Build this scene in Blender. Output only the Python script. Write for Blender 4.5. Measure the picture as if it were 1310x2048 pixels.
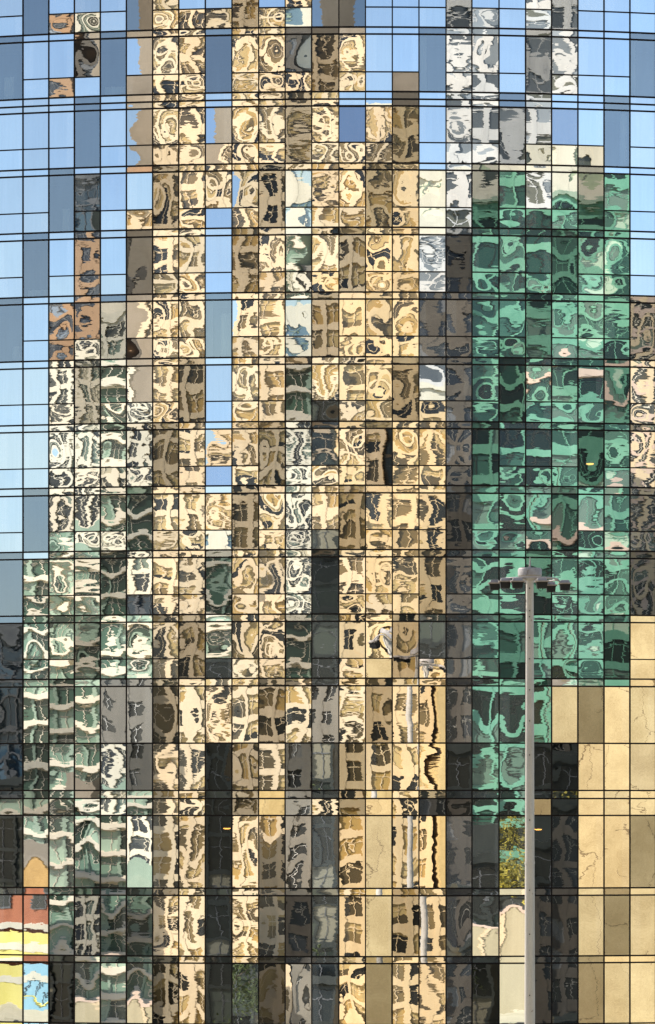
import bpy, bmesh, math, random
import numpy as np
from mathutils import Vector

S = bpy.context.scene
for o in list(bpy.data.objects):
    bpy.data.objects.remove(o, do_unlink=True)
COL = S.collection
rnd = random.Random(7)
nrg = np.random.default_rng(11)

# ------------------------------------------------------------------ camera, sky, sun, exposure
D = 150.0            # camera to the glass front
MP = 0.0257          # metres per photograph pixel on the glass front
ZC = 20.0            # camera height
HOR = 1600.0         # photograph row of the horizon
XA = (720 - 655) * MP
RAD = 92.0           # the glass front is a shallow convex curve

cd = bpy.data.cameras.new('camera')
cam = bpy.data.objects.new('camera', cd)
COL.objects.link(cam)
cam.location = (0, -D, ZC)
cam.rotation_euler = (math.radians(90), 0, 0)
cd.sensor_fit = 'HORIZONTAL'
cd.sensor_width = 36
cd.lens = 36 * D / (1310 * MP)
cd.shift_y = (HOR - 1024) / 1310
cd.clip_start = 1
cd.clip_end = 4000
S.camera = cam

SUN_AZ = math.radians(50)      # from +y towards -x
SUN_EL = math.radians(40)
sd = Vector((-math.sin(SUN_AZ) * math.cos(SUN_EL), math.cos(SUN_AZ) * math.cos(SUN_EL), math.sin(SUN_EL)))
w = bpy.data.worlds.new('World')
S.world = w
w.use_nodes = True
nt = w.node_tree
sky = nt.nodes.new('ShaderNodeTexSky')
sky.sky_type = 'NISHITA'
sky.sun_disc = False
sky.sun_elevation = SUN_EL
sky.sun_rotation = -SUN_AZ
sky.altitude = 200
sky.air_density = 1.0
sky.dust_density = 1.3
sky.ozone_density = 2.0
bg = nt.nodes['Background']
nt.links.new(sky.outputs[0], bg.inputs[0])
bg.inputs[1].default_value = 0.125
ld = bpy.data.lights.new('sun', 'SUN')
ld.energy = 4.8
ld.angle = math.radians(0.5)
ld.color = (1.0, 0.945, 0.87)
lo = bpy.data.objects.new('sun', ld)
COL.objects.link(lo)
lo.rotation_euler = (-sd).to_track_quat('-Z', 'Y').to_euler()
S.view_settings.view_transform = 'Standard'
S.view_settings.look = 'None'
S.view_settings.gamma = 1
S.view_settings.exposure = 0.85

# ------------------------------------------------------------------ helpers
def tag(o, label=None, cat=None, group=None, kind=None):
    if label: o['label'] = label
    if cat: o['category'] = cat
    if group: o['group'] = group
    if kind: o['kind'] = kind
    return o

def empty(name, loc):
    o = bpy.data.objects.new(name, None)
    o.empty_display_size = 0.5
    o.location = loc
    COL.objects.link(o)
    return o

class MB:
    """collects vertices and faces for one mesh"""
    def __init__(s):
        s.v = []; s.f = []
    def box(s, x0, x1, y0, y1, z0, z1):
        b = len(s.v)
        s.v += [(x0,y0,z0),(x1,y0,z0),(x1,y1,z0),(x0,y1,z0),(x0,y0,z1),(x1,y0,z1),(x1,y1,z1),(x0,y1,z1)]
        s.f += [tuple(b+i for i in q) for q in ((0,3,2,1),(4,5,6,7),(0,1,5,4),(1,2,6,5),(2,3,7,6),(3,0,4,7))]
        return s
    def hexa(s, p):
        """eight points: four of one end, four of the other, same order"""
        b = len(s.v)
        s.v += [tuple(q) for q in p]
        s.f += [tuple(b+i for i in q) for q in ((0,3,2,1),(4,5,6,7),(0,1,5,4),(1,2,6,5),(2,3,7,6),(3,0,4,7))]
        return s
    def quad(s, a, b, c, d):
        n = len(s.v)
        s.v += [tuple(a), tuple(b), tuple(c), tuple(d)]
        s.f.append((n, n+1, n+2, n+3))
        return s
    def lathe(s, prof, n=24, cx=0, cy=0):
        b = len(s.v)
        for r, z in prof:
            for k in range(n):
                a = 2*math.pi*k/n
                s.v.append((cx + r*math.cos(a), cy + r*math.sin(a), z))
        for i in range(len(prof)-1):
            for k in range(n):
                k2 = (k+1) % n
                s.f.append((b+i*n+k, b+i*n+k2, b+(i+1)*n+k2, b+(i+1)*n+k))
        s.f.append(tuple(b+k for k in range(n-1, -1, -1)))
        s.f.append(tuple(b+(len(prof)-1)*n+k for k in range(n)))
        return s
    def tube(s, pts, rads, n=8):
        pts = [Vector(p) for p in pts]
        if not hasattr(rads, '__len__'): rads = [rads]*len(pts)
        b = len(s.v)
        for i, p in enumerate(pts):
            t = (pts[min(i+1, len(pts)-1)] - pts[max(i-1, 0)]).normalized()
            up = Vector((0,0,1)) if abs(t.z) < 0.9 else Vector((1,0,0))
            a1 = t.cross(up).normalized(); a2 = t.cross(a1)
            for k in range(n):
                a = 2*math.pi*k/n
                s.v.append(tuple(p + (a1*math.cos(a) + a2*math.sin(a))*rads[i]))
        for i in range(len(pts)-1):
            for k in range(n):
                k2 = (k+1) % n
                s.f.append((b+i*n+k, b+i*n+k2, b+(i+1)*n+k2, b+(i+1)*n+k))
        s.f.append(tuple(b+k for k in range(n-1, -1, -1)))
        s.f.append(tuple(b+(len(pts)-1)*n+k for k in range(n)))
        return s
    def build(s, name, mat, parent=None, smooth=False, bevel=0):
        me = bpy.data.meshes.new(name)
        off = Vector(parent_world(parent)) if parent else Vector((0,0,0))
        me.from_pydata([(x-off.x, y-off.y, z-off.z) for x, y, z in s.v], [], s.f)
        me.update()
        bm = bmesh.new(); bm.from_mesh(me)
        bmesh.ops.recalc_face_normals(bm, faces=bm.faces)
        if bevel:
            bmesh.ops.bevel(bm, geom=bm.edges[:], offset=bevel, segments=2, affect='EDGES', profile=0.6)
        bm.to_mesh(me); bm.free()
        if mat: me.materials.append(mat)
        if smooth:
            me.polygons.foreach_set('use_smooth', [True]*len(me.polygons))
            if hasattr(me, 'set_sharp_from_angle'): me.set_sharp_from_angle(angle=math.radians(40))
        o = bpy.data.objects.new(name, me)
        COL.objects.link(o)
        if parent: o.parent = parent
        return o

def parent_world(p):
    v = Vector(p.location)
    while p.parent:
        p = p.parent; v += Vector(p.location)
    return v

class NB:
    """small node-building helper"""
    def __init__(s, name):
        s.m = bpy.data.materials.new(name); s.m.use_nodes = True
        s.t = s.m.node_tree; s.t.nodes.clear()
        s.out = s.n('ShaderNodeOutputMaterial')
    def n(s, t, **kw):
        x = s.t.nodes.new(t)
        for k, v in kw.items(): setattr(x, k, v)
        return x
    def put(s, sock, v):
        if hasattr(v, 'is_output'): s.t.links.new(v, sock)
        else: sock.default_value = v
    def math(s, op, a, b=0.0, c=0.0):
        x = s.n('ShaderNodeMath', operation=op)
        s.put(x.inputs[0], a); s.put(x.inputs[1], b); s.put(x.inputs[2], c)
        return x.outputs[0]
    def vm(s, op, a, b=None, scale=None):
        x = s.n('ShaderNodeVectorMath', operation=op)
        s.put(x.inputs[0], a)
        if b is not None: s.put(x.inputs[1], b)
        if scale is not None: s.put(x.inputs['Scale'], scale)
        return x.outputs[0]
    def sep(s, v):
        x = s.n('ShaderNodeSeparateXYZ'); s.put(x.inputs[0], v); return x.outputs
    def comb(s, a, b, c):
        x = s.n('ShaderNodeCombineXYZ')
        for i, q in enumerate((a, b, c)): s.put(x.inputs[i], q)
        return x.outputs[0]
    def attr(s, name):
        x = s.n('ShaderNodeAttribute', attribute_name=name); return x
    def noise(s, vec, scale, detail=2.0, rough=0.5, col=False):
        x = s.n('ShaderNodeTexNoise'); s.put(x.inputs['Vector'], vec)
        x.inputs['Scale'].default_value = scale; x.inputs['Detail'].default_value = detail
        x.inputs['Roughness'].default_value = rough
        return x.outputs['Color' if col else 'Fac']
    def mix(s, f, a, b):
        x = s.n('ShaderNodeMix', data_type='RGBA')
        s.put(x.inputs['Factor'], f); s.put(x.inputs['A'], a); s.put(x.inputs['B'], b)
        return [q for q in x.outputs if q.type == 'RGBA'][0]
    def mixs(s, sockname): pass
    def ramp(s, f, stops, const=False):
        x = s.n('ShaderNodeValToRGB'); s.put(x.inputs[0], f)
        e = x.color_ramp.elements
        if const: x.color_ramp.interpolation = 'CONSTANT'
        while len(e) < len(stops): e.new(0.5)
        for q, (p, c) in zip(e, stops):
            q.position = p; q.color = (*c, 1)
        return x.outputs[0]
    def principled(s, col, rough=0.6, metal=0.0, spec=0.5, bump=None, bump_d=0.02):
        x = s.n('ShaderNodeBsdfPrincipled')
        s.put(x.inputs['Base Color'], (*col, 1) if isinstance(col, tuple) else col)
        s.put(x.inputs['Roughness'], rough); s.put(x.inputs['Metallic'], metal)
        s.put(x.inputs['Specular IOR Level'], spec)
        if bump is not None:
            b = s.n('ShaderNodeBump'); b.inputs['Distance'].default_value = bump_d
            b.inputs['Strength'].default_value = 0.6
            s.put(b.inputs['Height'], bump); s.t.links.new(b.outputs[0], x.inputs['Normal'])
        s.t.links.new(x.outputs[0], s.out.inputs[0])
        return s.m
    def pos(s):
        return s.n('ShaderNodeNewGeometry').outputs['Position']

def mat_mottled(name, c1, c2, scale=0.6, rough=0.75, fine=8.0, bump=0.01, streak=True, spec=0.3):
    b = NB(name); p = b.pos()
    q = b.vm('MULTIPLY', p, (1.0, 1.0, 0.25 if streak else 1.0))
    f = b.noise(q, scale, 5, 0.6)
    f2 = b.noise(p, fine, 3, 0.6)
    f = b.math('MULTIPLY_ADD', f2, 0.35, b.math('MULTIPLY', f, 0.75))
    col = b.ramp(f, [(0.3, c1), (0.7, c2)])
    return b.principled(col, rough, 0, spec, bump=f2, bump_d=bump)

def mat_windows(name, bay, floor, ox, oz, stops, blind=None, rough=0.15, spec=0.5):
    """glazing whose colour (dark room, drawn blind) changes from window to window"""
    b = NB(name); x, y, z = b.sep(b.pos())
    cx = b.math('FLOOR', b.math('DIVIDE', b.math('SUBTRACT', x, ox), bay))
    cz = b.math('FLOOR', b.math('DIVIDE', b.math('SUBTRACT', z, oz), floor))
    wn = b.n('ShaderNodeTexWhiteNoise', noise_dimensions='3D')
    b.put(wn.inputs['Vector'], b.comb(cx, cz, 3.3))
    col = b.ramp(wn.outputs['Value'], stops, const=True)
    if blind:
        fz = b.math('FRACT', b.math('DIVIDE', b.math('SUBTRACT', z, oz), floor))
        r, g, bl = b.sep(wn.outputs['Color'])
        drawn = b.math('GREATER_THAN', fz, b.math('MULTIPLY_ADD', g, 1.3, 0.15))
        sl = b.math('MULTIPLY_ADD', b.math('SINE', b.math('MULTIPLY', z, 60.0)), 0.08, 0.92)
        bc = b.vm('SCALE', blind, scale=sl)
        col = b.mix(drawn, col, bc)
    return b.principled(col, rough, 0, spec)

# ------------------------------------------------------------------ ground
def struct(name, mb, mat):
    o = mb.build(name, mat); o['kind'] = 'structure'; return o
m_pave = mat_mottled('pale_paving', (0.36, 0.33, 0.22), (0.50, 0.46, 0.33), 0.15, 0.85, 3.0, streak=False)
m_asph = mat_mottled('asphalt', (0.035, 0.035, 0.037), (0.07, 0.068, 0.066), 0.4, 0.9, 9.0, streak=False)
g = MB(); g.quad((-1500,-1800,0),(1500,-1800,0),(1500,900,0),(-1500,900,0))
struct('ground', g, m_pave)
r_ = MB(); r_.quad((-1500,-140,0.004),(1500,-140,0.004),(1500,-112,0.004),(-1500,-112,0.004))
struct('road', r_, m_asph)
k_ = MB(); k_.box(-1500,1500,-112,-111.7,0,0.13); k_.box(-1500,1500,-140.3,-140,0,0.13)
struct('kerb', k_, m_pave)

# ------------------------------------------------------------------ the city across the street, seen mirrored in the glass
BOX = []      # (x0,x1,y0,y1,z0,z1, code) used to aim the panes
def block(code, x0, x1, yf, dep, z0, z1):
    BOX.append((x0, x1, yf-dep, yf, z0, z1, code))

CREAM1, CREAM2 = (0.46, 0.36, 0.23), (0.64, 0.515, 0.345)
m_cream = mat_mottled('cream_stone', CREAM1, CREAM2, 0.5, 0.8)
m_gold = mat_mottled('golden_stone', (0.44, 0.315, 0.165), (0.62, 0.47, 0.27), 0.5, 0.8)
m_buff = mat_mottled('buff_render', (0.33, 0.235, 0.095), (0.52, 0.385, 0.175), 0.45, 0.85, 3.5)
m_taupe = mat_mottled('taupe_trim_and_shade', (0.16, 0.135, 0.10), (0.25, 0.215, 0.17), 0.3, 0.85)  # on the windowless walls, shade of the cream tower put into the colour
m_pale = mat_mottled('pale_panel', (0.40, 0.385, 0.31), (0.54, 0.52, 0.43), 0.4, 0.7)
m_white = mat_mottled('white_panel', (0.40, 0.40, 0.385), (0.57, 0.57, 0.55), 0.3, 0.6)
m_char = mat_mottled('charcoal_cladding', (0.040, 0.035, 0.028), (0.090, 0.079, 0.064), 0.4, 0.55)
m_pink = mat_mottled('pinkish_concrete', (0.45, 0.34, 0.27), (0.56, 0.44, 0.355), 0.4, 0.8)
m_mint = mat_mottled('mint_panel', (0.065, 0.205, 0.138), (0.155, 0.345, 0.245), 0.25, 0.35)
m_sage = mat_mottled('sage_panel', (0.16, 0.22, 0.165), (0.26, 0.335, 0.26), 0.3, 0.5)
m_ivory = mat_mottled('ivory_concrete', (0.50, 0.455, 0.36), (0.65, 0.59, 0.47), 0.4, 0.8)
m_orange = mat_mottled('orange_brick', (0.23, 0.145, 0.082), (0.32, 0.205, 0.122), 0.4, 0.85)
m_red = mat_mottled('red_brick', (0.20, 0.07, 0.036), (0.34, 0.13, 0.07), 0.5, 0.85)
m_amber = mat_mottled('amber_stucco', (0.24, 0.135, 0.035), (0.47, 0.29, 0.10), 0.5, 0.85, 2.5)
m_slate = mat_mottled('slate_trim', (0.06, 0.065, 0.07), (0.11, 0.115, 0.12), 0.4, 0.6)
m_black = mat_mottled('dark_metal_cladding', (0.012, 0.015, 0.014), (0.04, 0.045, 0.04), 0.3, 0.45)
m_greysteel = mat_mottled('grey_panel', (0.10, 0.096, 0.084), (0.20, 0.19, 0.165), 0.3, 0.5)

def facade_building(code, label, cat, x0, x1, yf, dep, h, bay, floor, pier, span, m_wall, m_frame, m_span, m_mull,
                    stops, blind=None, base=0.0, mull=2, top=None, band=None, rec=0.35, name='office_tower', mw=0.10):
    """a slab with a real grid of piers and spandrels standing proud of its glazing"""
    root = empty(name, ((x0+x1)/2, yf-dep/2, 0))
    tag(root, label, cat, 'buildings across the street mirrored in the glass')
    block(code, x0, x1, yf, dep, 0, h)
    MB().box(x0, x1, yf-dep, yf-rec-0.05, 0, h).build('wall', m_wall, root)
    nb = max(1, round((x1-x0)/bay)); bay = (x1-x0)/nb
    nf = max(1, round((h-base)/floor)); floor = (h-base)/nf
    win = MB(); win.quad((x0, yf-rec, base), (x1, yf-rec, base), (x1, yf-rec, h), (x0, yf-rec, h))
    wo = win.build('window', mat_windows(name+'_glazing', bay, floor, x0, base, stops, blind), root)
    wo['kind'] = 'stuff'
    pm = MB()
    for i in range(nb+1):
        c = min(max(x0+i*bay, x0+pier/2), x1-pier/2)
        pm.box(c-pier/2, c+pier/2, yf-rec, yf, 0, h)
    pm.build('pier', m_frame, root)
    sm = MB(); bm_ = MB()
    for j in range(nf+1):
        c = min(max(base+j*floor, base+span/2), h-span/2)
        tgt = bm_ if (band and j % band[0] == 0) else sm
        for i in range(nb):
            a = x0+i*bay+pier/2 + (pier/2 if i == 0 else 0); e = x0+(i+1)*bay-pier/2 - (pier/2 if i == nb-1 else 0)
            tgt.box(a, e, yf-rec, yf-0.08, c-span/2, c+span/2)
        if band and j % band[0] == 0:
            bm_.box(x0-0.1, x1+0.1, yf+0.004, yf+0.5, c-band[2], c+band[2])
    sm.build('spandrel', m_span, root)
    if band: bm_.build('band_course', band[1], root)
    if mull:
        mm = MB()
        for i in range(nb):
            for q in range(1, mull):
                c = x0+(i+q/mull)*bay
                mm.box(c-mw/2, c+mw/2, yf-rec, yf-rec+0.12, base, h)
        for j in range(nf):
            c = base+(j+0.64)*floor
            mm.box(x0, x1, yf-rec, yf-rec+0.10, c-mw*0.4, c+mw*0.4)
        mm.build('window_frame', m_mull, root)
    rf = MB(); rf.box(x0-0.3, x1+0.3, yf-dep-0.3, yf+0.45, h+0.004, h+0.9)
    rf.box(x0+(x1-x0)*0.3, x0+(x1-x0)*0.6, yf-dep*0.7, yf-dep*0.3, h+0.9, h+4.5)
    rf.build('roof', m_wall, root)
    return root

CW = [(0.0, (0.012, 0.011, 0.009)), (0.17, (0.07, 0.052, 0.026)), (0.42, (0.15, 0.106, 0.045)), (0.72, (0.34, 0.225, 0.075))]
CB = (0.42, 0.31, 0.135)
facade_building('C', 'tall cream stone tower with a grid of square windows, left of the sky gap', 'building', -64, -34, -190, 30, 132, 2.6, 3.0, 0.72, 0.85,
                m_cream, m_cream, m_cream, m_cream, CW, CB)
facade_building('C', 'narrow cream stone tower with a window grid between two dark slabs', 'building', -22, -4, -195, 30, 142, 2.55, 3.1, 0.65, 0.85,
                m_cream, m_cream, m_cream, m_cream, CW, CB)
facade_building('C', 'lower golden stone block with a pale top storey beside the charcoal tower', 'building', 4, 29, -185, 30, 84, 2.75, 3.2, 0.8, 0.9,
                m_gold, m_gold, m_gold, m_gold, CW, CB)
facade_building('P', 'pale set-back top storeys on the lower cream block', 'building', 5, 28.5, -186, 26, 97, 5.5, 4.3, 1.8, 1.6,
                m_pale, m_pale, m_pale, m_sage, [(0, (0.10, 0.16, 0.20)), (0.4, (0.32, 0.42, 0.46)), (0.75, (0.60, 0.56, 0.42))], None, base=85, mull=2)
BOX[-1] = BOX[-1][:4] + (84, 97, 'P')
DW = [(0, (0.006, 0.008, 0.008)), (0.35, (0.018, 0.024, 0.021)), (0.65, (0.045, 0.055, 0.045)), (0.9, (0.17, 0.16, 0.12))]
facade_building('D', 'added dark slab for the trees and shade in the gap beside the tall cream tower', 'building', -33.9, -22.1, -193, 25, 46, 4, 3.6, 0.35, 0.5, m_black, m_black, m_black, m_slate, DW, None, mull=2)  # dark slab added in place of dark trees and the shaded street gap
facade_building('D', 'added dark slab for the shaded gap between the two cream towers, taupe wall behind', 'building', -3.9, 3.9, -198, 25, 88, 3.9, 3.6, 0.35, 0.5, m_black, m_black, m_taupe, m_taupe, DW, None, mull=2)  # added too: its dark colour stands for shade between the towers
KW = [(0, (0.008, 0.008, 0.009)), (0.4, (0.022, 0.024, 0.028)), (0.8, (0.11, 0.11, 0.11))]
facade_building('K', 'charcoal tower with small dark windows between cream and green', 'building', 37, 48, -187, 25, 92, 2.75, 3.5, 0.9, 1.3, m_char, m_char, m_char, m_greysteel, KW, None, mull=2, mw=0.06)
GW = [(0, (0.008, 0.020, 0.015)), (0.22, (0.018, 0.055, 0.04)), (0.48, (0.045, 0.10, 0.073)), (0.70, (0.10, 0.155, 0.12)), (0.95, (0.36, 0.48, 0.36))]
GD = [(0, (0.006, 0.014, 0.011)), (0.3, (0.015, 0.048, 0.035)), (0.58, (0.035, 0.095, 0.068)), (0.82, (0.10, 0.165, 0.125))]
facade_building('G', 'dark emerald glass wing with thin mint bands at the left of the green office block', 'building', 49, 65.8, -190.5, 34, 80, 5.6, 3.6, 0.3, 1.15,
                m_sage, m_mint, m_mint, m_black, GD, None, mull=3, name='office_block')
facade_building('G', 'green glass office block with mint panels and pinkish bands', 'building', 66, 106, -190, 34, 82, 7.2, 3.6, 0.35, 1.15,
                m_sage, m_mint, m_mint, m_mint, GW, None, mull=3, band=(5, m_pink, 0.45), name='office_block')
facade_building('P', 'pale penthouse storeys on top of the green office block', 'building', 50, 105, -191, 30, 95, 6.1, 6, 2.6, 2.4,
                m_pale, m_pale, m_pale, m_slate, [(0, (0.05, 0.06, 0.05)), (0.35, (0.28, 0.33, 0.22)), (0.7, (0.55, 0.53, 0.40))], None, base=83, mull=2)
BOX[-1] = BOX[-1][:4] + (82, 95, 'P')
facade_building('B', 'white panelled tower with wide grey windows rising behind the green block', 'building', 62, 100, -262, 30, 165, 6.2, 4.8, 1.1, 1.6,
                m_white, m_white, m_white, m_white, [(0, (0.07, 0.08, 0.085)), (0.3, (0.16, 0.18, 0.19)), (0.6, (0.26, 0.29, 0.31)), (0.85, (0.12, 0.12, 0.09))], None, mull=2, mw=0.2)
TW = [(0, (0.02, 0.04, 0.03)), (0.25, (0.04, 0.085, 0.06)), (0.5, (0.14, 0.22, 0.165)), (0.78, (0.30, 0.40, 0.31))]
facade_building('T', 'sage green apartment block with ivory balcony bands', 'building', -112, -73, -185, 26, 48, 4.4, 3.2, 0.5, 0.9,
                m_sage, m_sage, m_sage, m_ivory, TW, None, mull=3, band=(1, m_ivory, 0.28), name='apartment_block')
MW = [(0, (0.018, 0.018, 0.016)), (0.4, (0.06, 0.058, 0.045)), (0.7, (0.12, 0.15, 0.115)), (0.9, (0.36, 0.33, 0.24))]
facade_building('M', 'ivory apartment tower with dark balconies behind the sage block', 'building', -124, -78, -216, 26, 76, 2.4, 3.0, 0.7, 0.75,
                m_ivory, m_ivory, m_ivory, m_ivory, MW, None, mull=2, name='apartment_tower')
OW = [(0, (0.03, 0.032, 0.036)), (0.5, (0.07, 0.075, 0.08)), (0.8, (0.18, 0.22, 0.27))]
facade_building('M', 'ivory apartment tower behind the right end of the green block', 'building', 117, 158, -232, 26, 78, 2.6, 3.1, 0.8, 0.8,
                m_cream, m_cream, m_pink, m_ivory, MW, None, mull=2, name='apartment_tower')
facade_building('O', 'slim orange brick tower with dark ladder windows above the ivory tower', 'building', -106, -90, -246, 16, 108, 4.0, 3.0, 1.1, 1.0,
                m_orange, m_orange, m_orange, m_slate, OW, None, mull=3, name='brick_tower', mw=0.2)
facade_building('K', 'dark slate tower rising beside the orange brick tower', 'building', -88, -82, -246, 14, 98, 3.0, 3.2, 0.9, 1.2,
                m_char, m_char, m_slate, m_slate, KW, None, mull=2)
facade_building('K', 'navy glass block at the far left end of the street', 'building', -150, -127, -190, 26, 40, 3.4, 3.3, 0.3, 0.4,
                m_slate, m_slate, m_slate, m_slate, [(0, (0.02, 0.04, 0.06)), (0.5, (0.045, 0.085, 0.12)), (0.85, (0.12, 0.18, 0.23))], None, mull=2)

facade_building('D', 'added low black block mirrored as darkness, in front of the navy glass block', 'building', -152, -127, -180, 8, 20, 3.4, 4.0, 0.3, 0.4, m_black, m_black, m_black, m_slate, DW, None, mull=2)  # made-up black block, added so the lower left pane mirrors dark

def plain_wall(code, label, x0, x1, yf, dep, h, mat, name='blank_walled_block', cracks=False):
    root = empty(name, ((x0+x1)/2, yf-dep/2, 0))
    tag(root, label, 'building', 'buildings across the street mirrored in the glass')
    block(code, x0, x1, yf, dep, 0, h)
    MB().box(x0, x1, yf-dep, yf, 0, h).build('wall', mat, root)
    c = MB(); c.box(x0-0.2, x1+0.2, yf-dep-0.2, yf+0.2, h+0.003, h+0.6)
    c.box(x0+1, x0+4, yf-dep*0.6, yf-dep*0.3, h+0.6, h+3)
    c.build('roof', m_taupe, root)
    if cracks:
        j = MB()
        z = 3.4
        while z < h-1:
            j.box(x0, x1, yf, yf+0.012, z-0.035, z+0.035); z += 6.8
        j.build('joint', m_taupe, root)
    return root

def mat_cracked(name, c1, c2):
    b = NB(name); p = b.pos()
    d = b.vm('ADD', p, b.vm('SCALE', b.noise(p, 0.5, 4, 0.6, True), scale=2.2))
    v = b.n('ShaderNodeTexVoronoi', feature='DISTANCE_TO_EDGE'); b.put(v.inputs['Vector'], b.vm('MULTIPLY', d, (1, 0.0, 0.6))); v.inputs['Scale'].default_value = 0.17
    gate = b.math('GREATER_THAN', b.noise(p, 0.13, 2), 0.5)
    cr = b.math('MULTIPLY', b.math('LESS_THAN', v.outputs['Distance'], 0.006), gate)
    f = b.math('MULTIPLY_ADD', b.noise(p, 5.0, 4, 0.7), 0.5, b.math('MULTIPLY', b.noise(p, 0.25, 4), 0.55))
    col = b.mix(cr, b.ramp(f, [(0.40, c1), (0.62, c2)]), (0.20, 0.14, 0.07, 1))
    return b.principled(col, 0.85, 0, 0.2, bump=f, bump_d=0.03)
m_crack = mat_cracked('cracked_buff_render', (0.37, 0.275, 0.135), (0.54, 0.42, 0.225))
plain_wall('W', 'low block with a blank buff wall crossed by cracks', 69, 122, -166, 18, 35, m_crack, cracks=False)
facade_building('W', 'small buff block with few little windows squeezed beside the lower cream block', 'building', 29.6, 36.6, -183, 20, 52, 3.5, 3.6, 2.3, 2.2, m_buff, m_buff, m_buff, m_taupe,
                [(0, (0.03, 0.027, 0.02)), (0.5, (0.08, 0.065, 0.04)), (0.8, (0.25, 0.18, 0.08))], None, mull=2, name='corner_block')
HW = [(0, (0.03, 0.032, 0.032)), (0.4, (0.075, 0.08, 0.078)), (0.75, (0.15, 0.15, 0.14))]
facade_building('H', 'low grey panelled block in front of the blank taupe wall', 'building', -72.4, -64.6, -186, 10, 41, 2.6, 3.4, 1.2, 1.5, m_greysteel, m_greysteel, m_greysteel, m_white, HW, None, mull=2, name='office_block', mw=0.06)
facade_building('H', 'low grey panelled block between the cream towers in front of the dark slab', 'building', -3.8, 3.8, -194, 3.5, 34, 2.6, 3.4, 1.1, 1.4, m_greysteel, m_greysteel, m_greysteel, m_white, HW, None, mull=2, name='office_block', mw=0.06)
plain_wall('X', 'blank taupe wall for the shaded side of the tall cream tower', -72.6, -64.3, -200, 20, 132, m_taupe, cracks=True)  # stands for the cream tower's shaded side, the shade painted in as taupe
plain_wall('X', 'high blank taupe wall for a shaded cream side, behind the dark slab', 3, 13, -290, 18, 180, m_taupe, cracks=True)  # same painted-in shade tone, showing above the dark slab
plain_wall('A', 'amber stucco house end beside the red brick shop', -92, -85, -171, 8, 21, m_amber, name='stucco_house')

# low brick shop, murals, dark canopy
root = empty('brick_shop', (-110, -174, 0)); tag(root, 'low red brick shop with small dark windows at street level', 'building', 'buildings across the street mirrored in the glass')
block('R', -124, -96, -170, 8, 0, 15)
MB().box(-124, -96, -178, -170.3, 0, 15).build('wall', m_red, root)
for k in range(6):
    x = -121 + k*4.4
    f = MB(); f.box(x-0.1, x+1.7, -170.3, -170.12, 7.9, 11.7); fo = f.build('window', m_slate, root)
    q = MB()
    for a in range(2):
        for b_ in range(2):
            q.box(x+0.05+a*0.8, x+0.72+a*0.8, -170.12, -170.08, 8.1+b_*1.75, 9.65+b_*1.75)
    q.build('pane', m_black, fo)
MB().box(-124.3, -95.7, -178.3, -169.6, 15.003, 15.7).build('roof', m_slate, root)
c = MB(); c.box(-124, -96, -170.3, -169.2, 5.4, 6.1); c.build('awning', m_pale, root)

m_yel = mat_mottled('yellow_paint', (0.45, 0.40, 0.08), (0.58, 0.53, 0.18), 0.3, 0.6)
m_blu = mat_mottled('light_blue_paint', (0.13, 0.30, 0.40), (0.27, 0.44, 0.52), 0.2, 0.6)
root = empty('painted_hoarding', (-112, -165.6, 0)); tag(root, 'yellow painted hoarding along the far pavement', 'hoarding')
block('Y', -126, -108.5, -165.5, 0.3, 0, 5.2)
MB().box(-126, -108.5, -165.8, -165.5, 0, 5.2).build('board', m_yel, root)
root = empty('painted_hoarding', (-100, -165.6, 0)); tag(root, 'light blue painted hoarding with a yellow swoosh', 'hoarding')
block('L', -108.3, -97, -165.5, 0.3, 0, 5.2)
MB().box(-108.3, -97, -165.8, -165.5, 0, 5.2).build('board', m_blu, root)
MB().box(-126, -97, -165.5, -165.42, 3.0, 3.9).build('pale_band', m_pale, root)
t = MB()
for i in range(7):
    a0 = -107.4+i*1.4
    t.tube([(a0+0.10*j, -165.46, 2.2+0.5*math.sin(j*1.1+i)+0.13*j-0.25*i) for j in range(18)], 0.045, 5)
t.build('scribble', m_slate, root)
t = MB(); t.tube([(-107.6+0.5*i, -165.5, 1.4+0.9*math.sin(i*0.35)) for i in range(20)], 0.13, 6); t.build('stripe', m_yel, root)

facade_building('D', 'low black glass shopfront block under the green building', 'building', 39, 66, -172, 12, 12, 4, 4.0, 0.4, 0.5, m_black, m_black, m_black, m_slate,
                [(0, (0.008, 0.010, 0.010)), (0.4, (0.018, 0.026, 0.023)), (0.7, (0.055, 0.06, 0.055)), (0.9, (0.18, 0.165, 0.13))], None, mull=2, mw=0.12)
facade_building('D', 'low dark garage building in front of the cream towers', 'building', -33, -24, -176, 12, 26, 3, 4.4, 0.4, 0.5, m_black, m_black, m_black, m_slate, DW, None, mull=2, mw=0.08)

m_olive = mat_mottled('pale_olive_render', (0.28, 0.245, 0.155), (0.42, 0.37, 0.25), 0.3, 0.85)
for (x0, x1, lab) in ((36, 66, 'pale olive garden wall in front of the black shopfront block'), (-84, -60, 'pale olive garden wall at the foot of the sage apartment block')):
    root = empty('garden_wall', ((x0+x1)/2, -160.5, 0)); tag(root, lab, 'wall', 'garden walls along the far pavement', 'thing')
    block('N', x0, x1, -160, 0.4, 0, 7)
    MB().box(x0, x1, -160.4, -160, 0, 6.6).build('wall', m_olive, root)
    MB().box(x0-0.1, x1+0.1, -160.5, -159.9, 6.602, 7.0).build('coping', m_pink, root)
    q = MB()
    for k in range(int((x1-x0)/4)+1): q.box(x0+k*4, x0+k*4+0.3, -160, -159.85, 0, 6.59)
    q.build('pilaster', m_cream, root)
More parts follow.
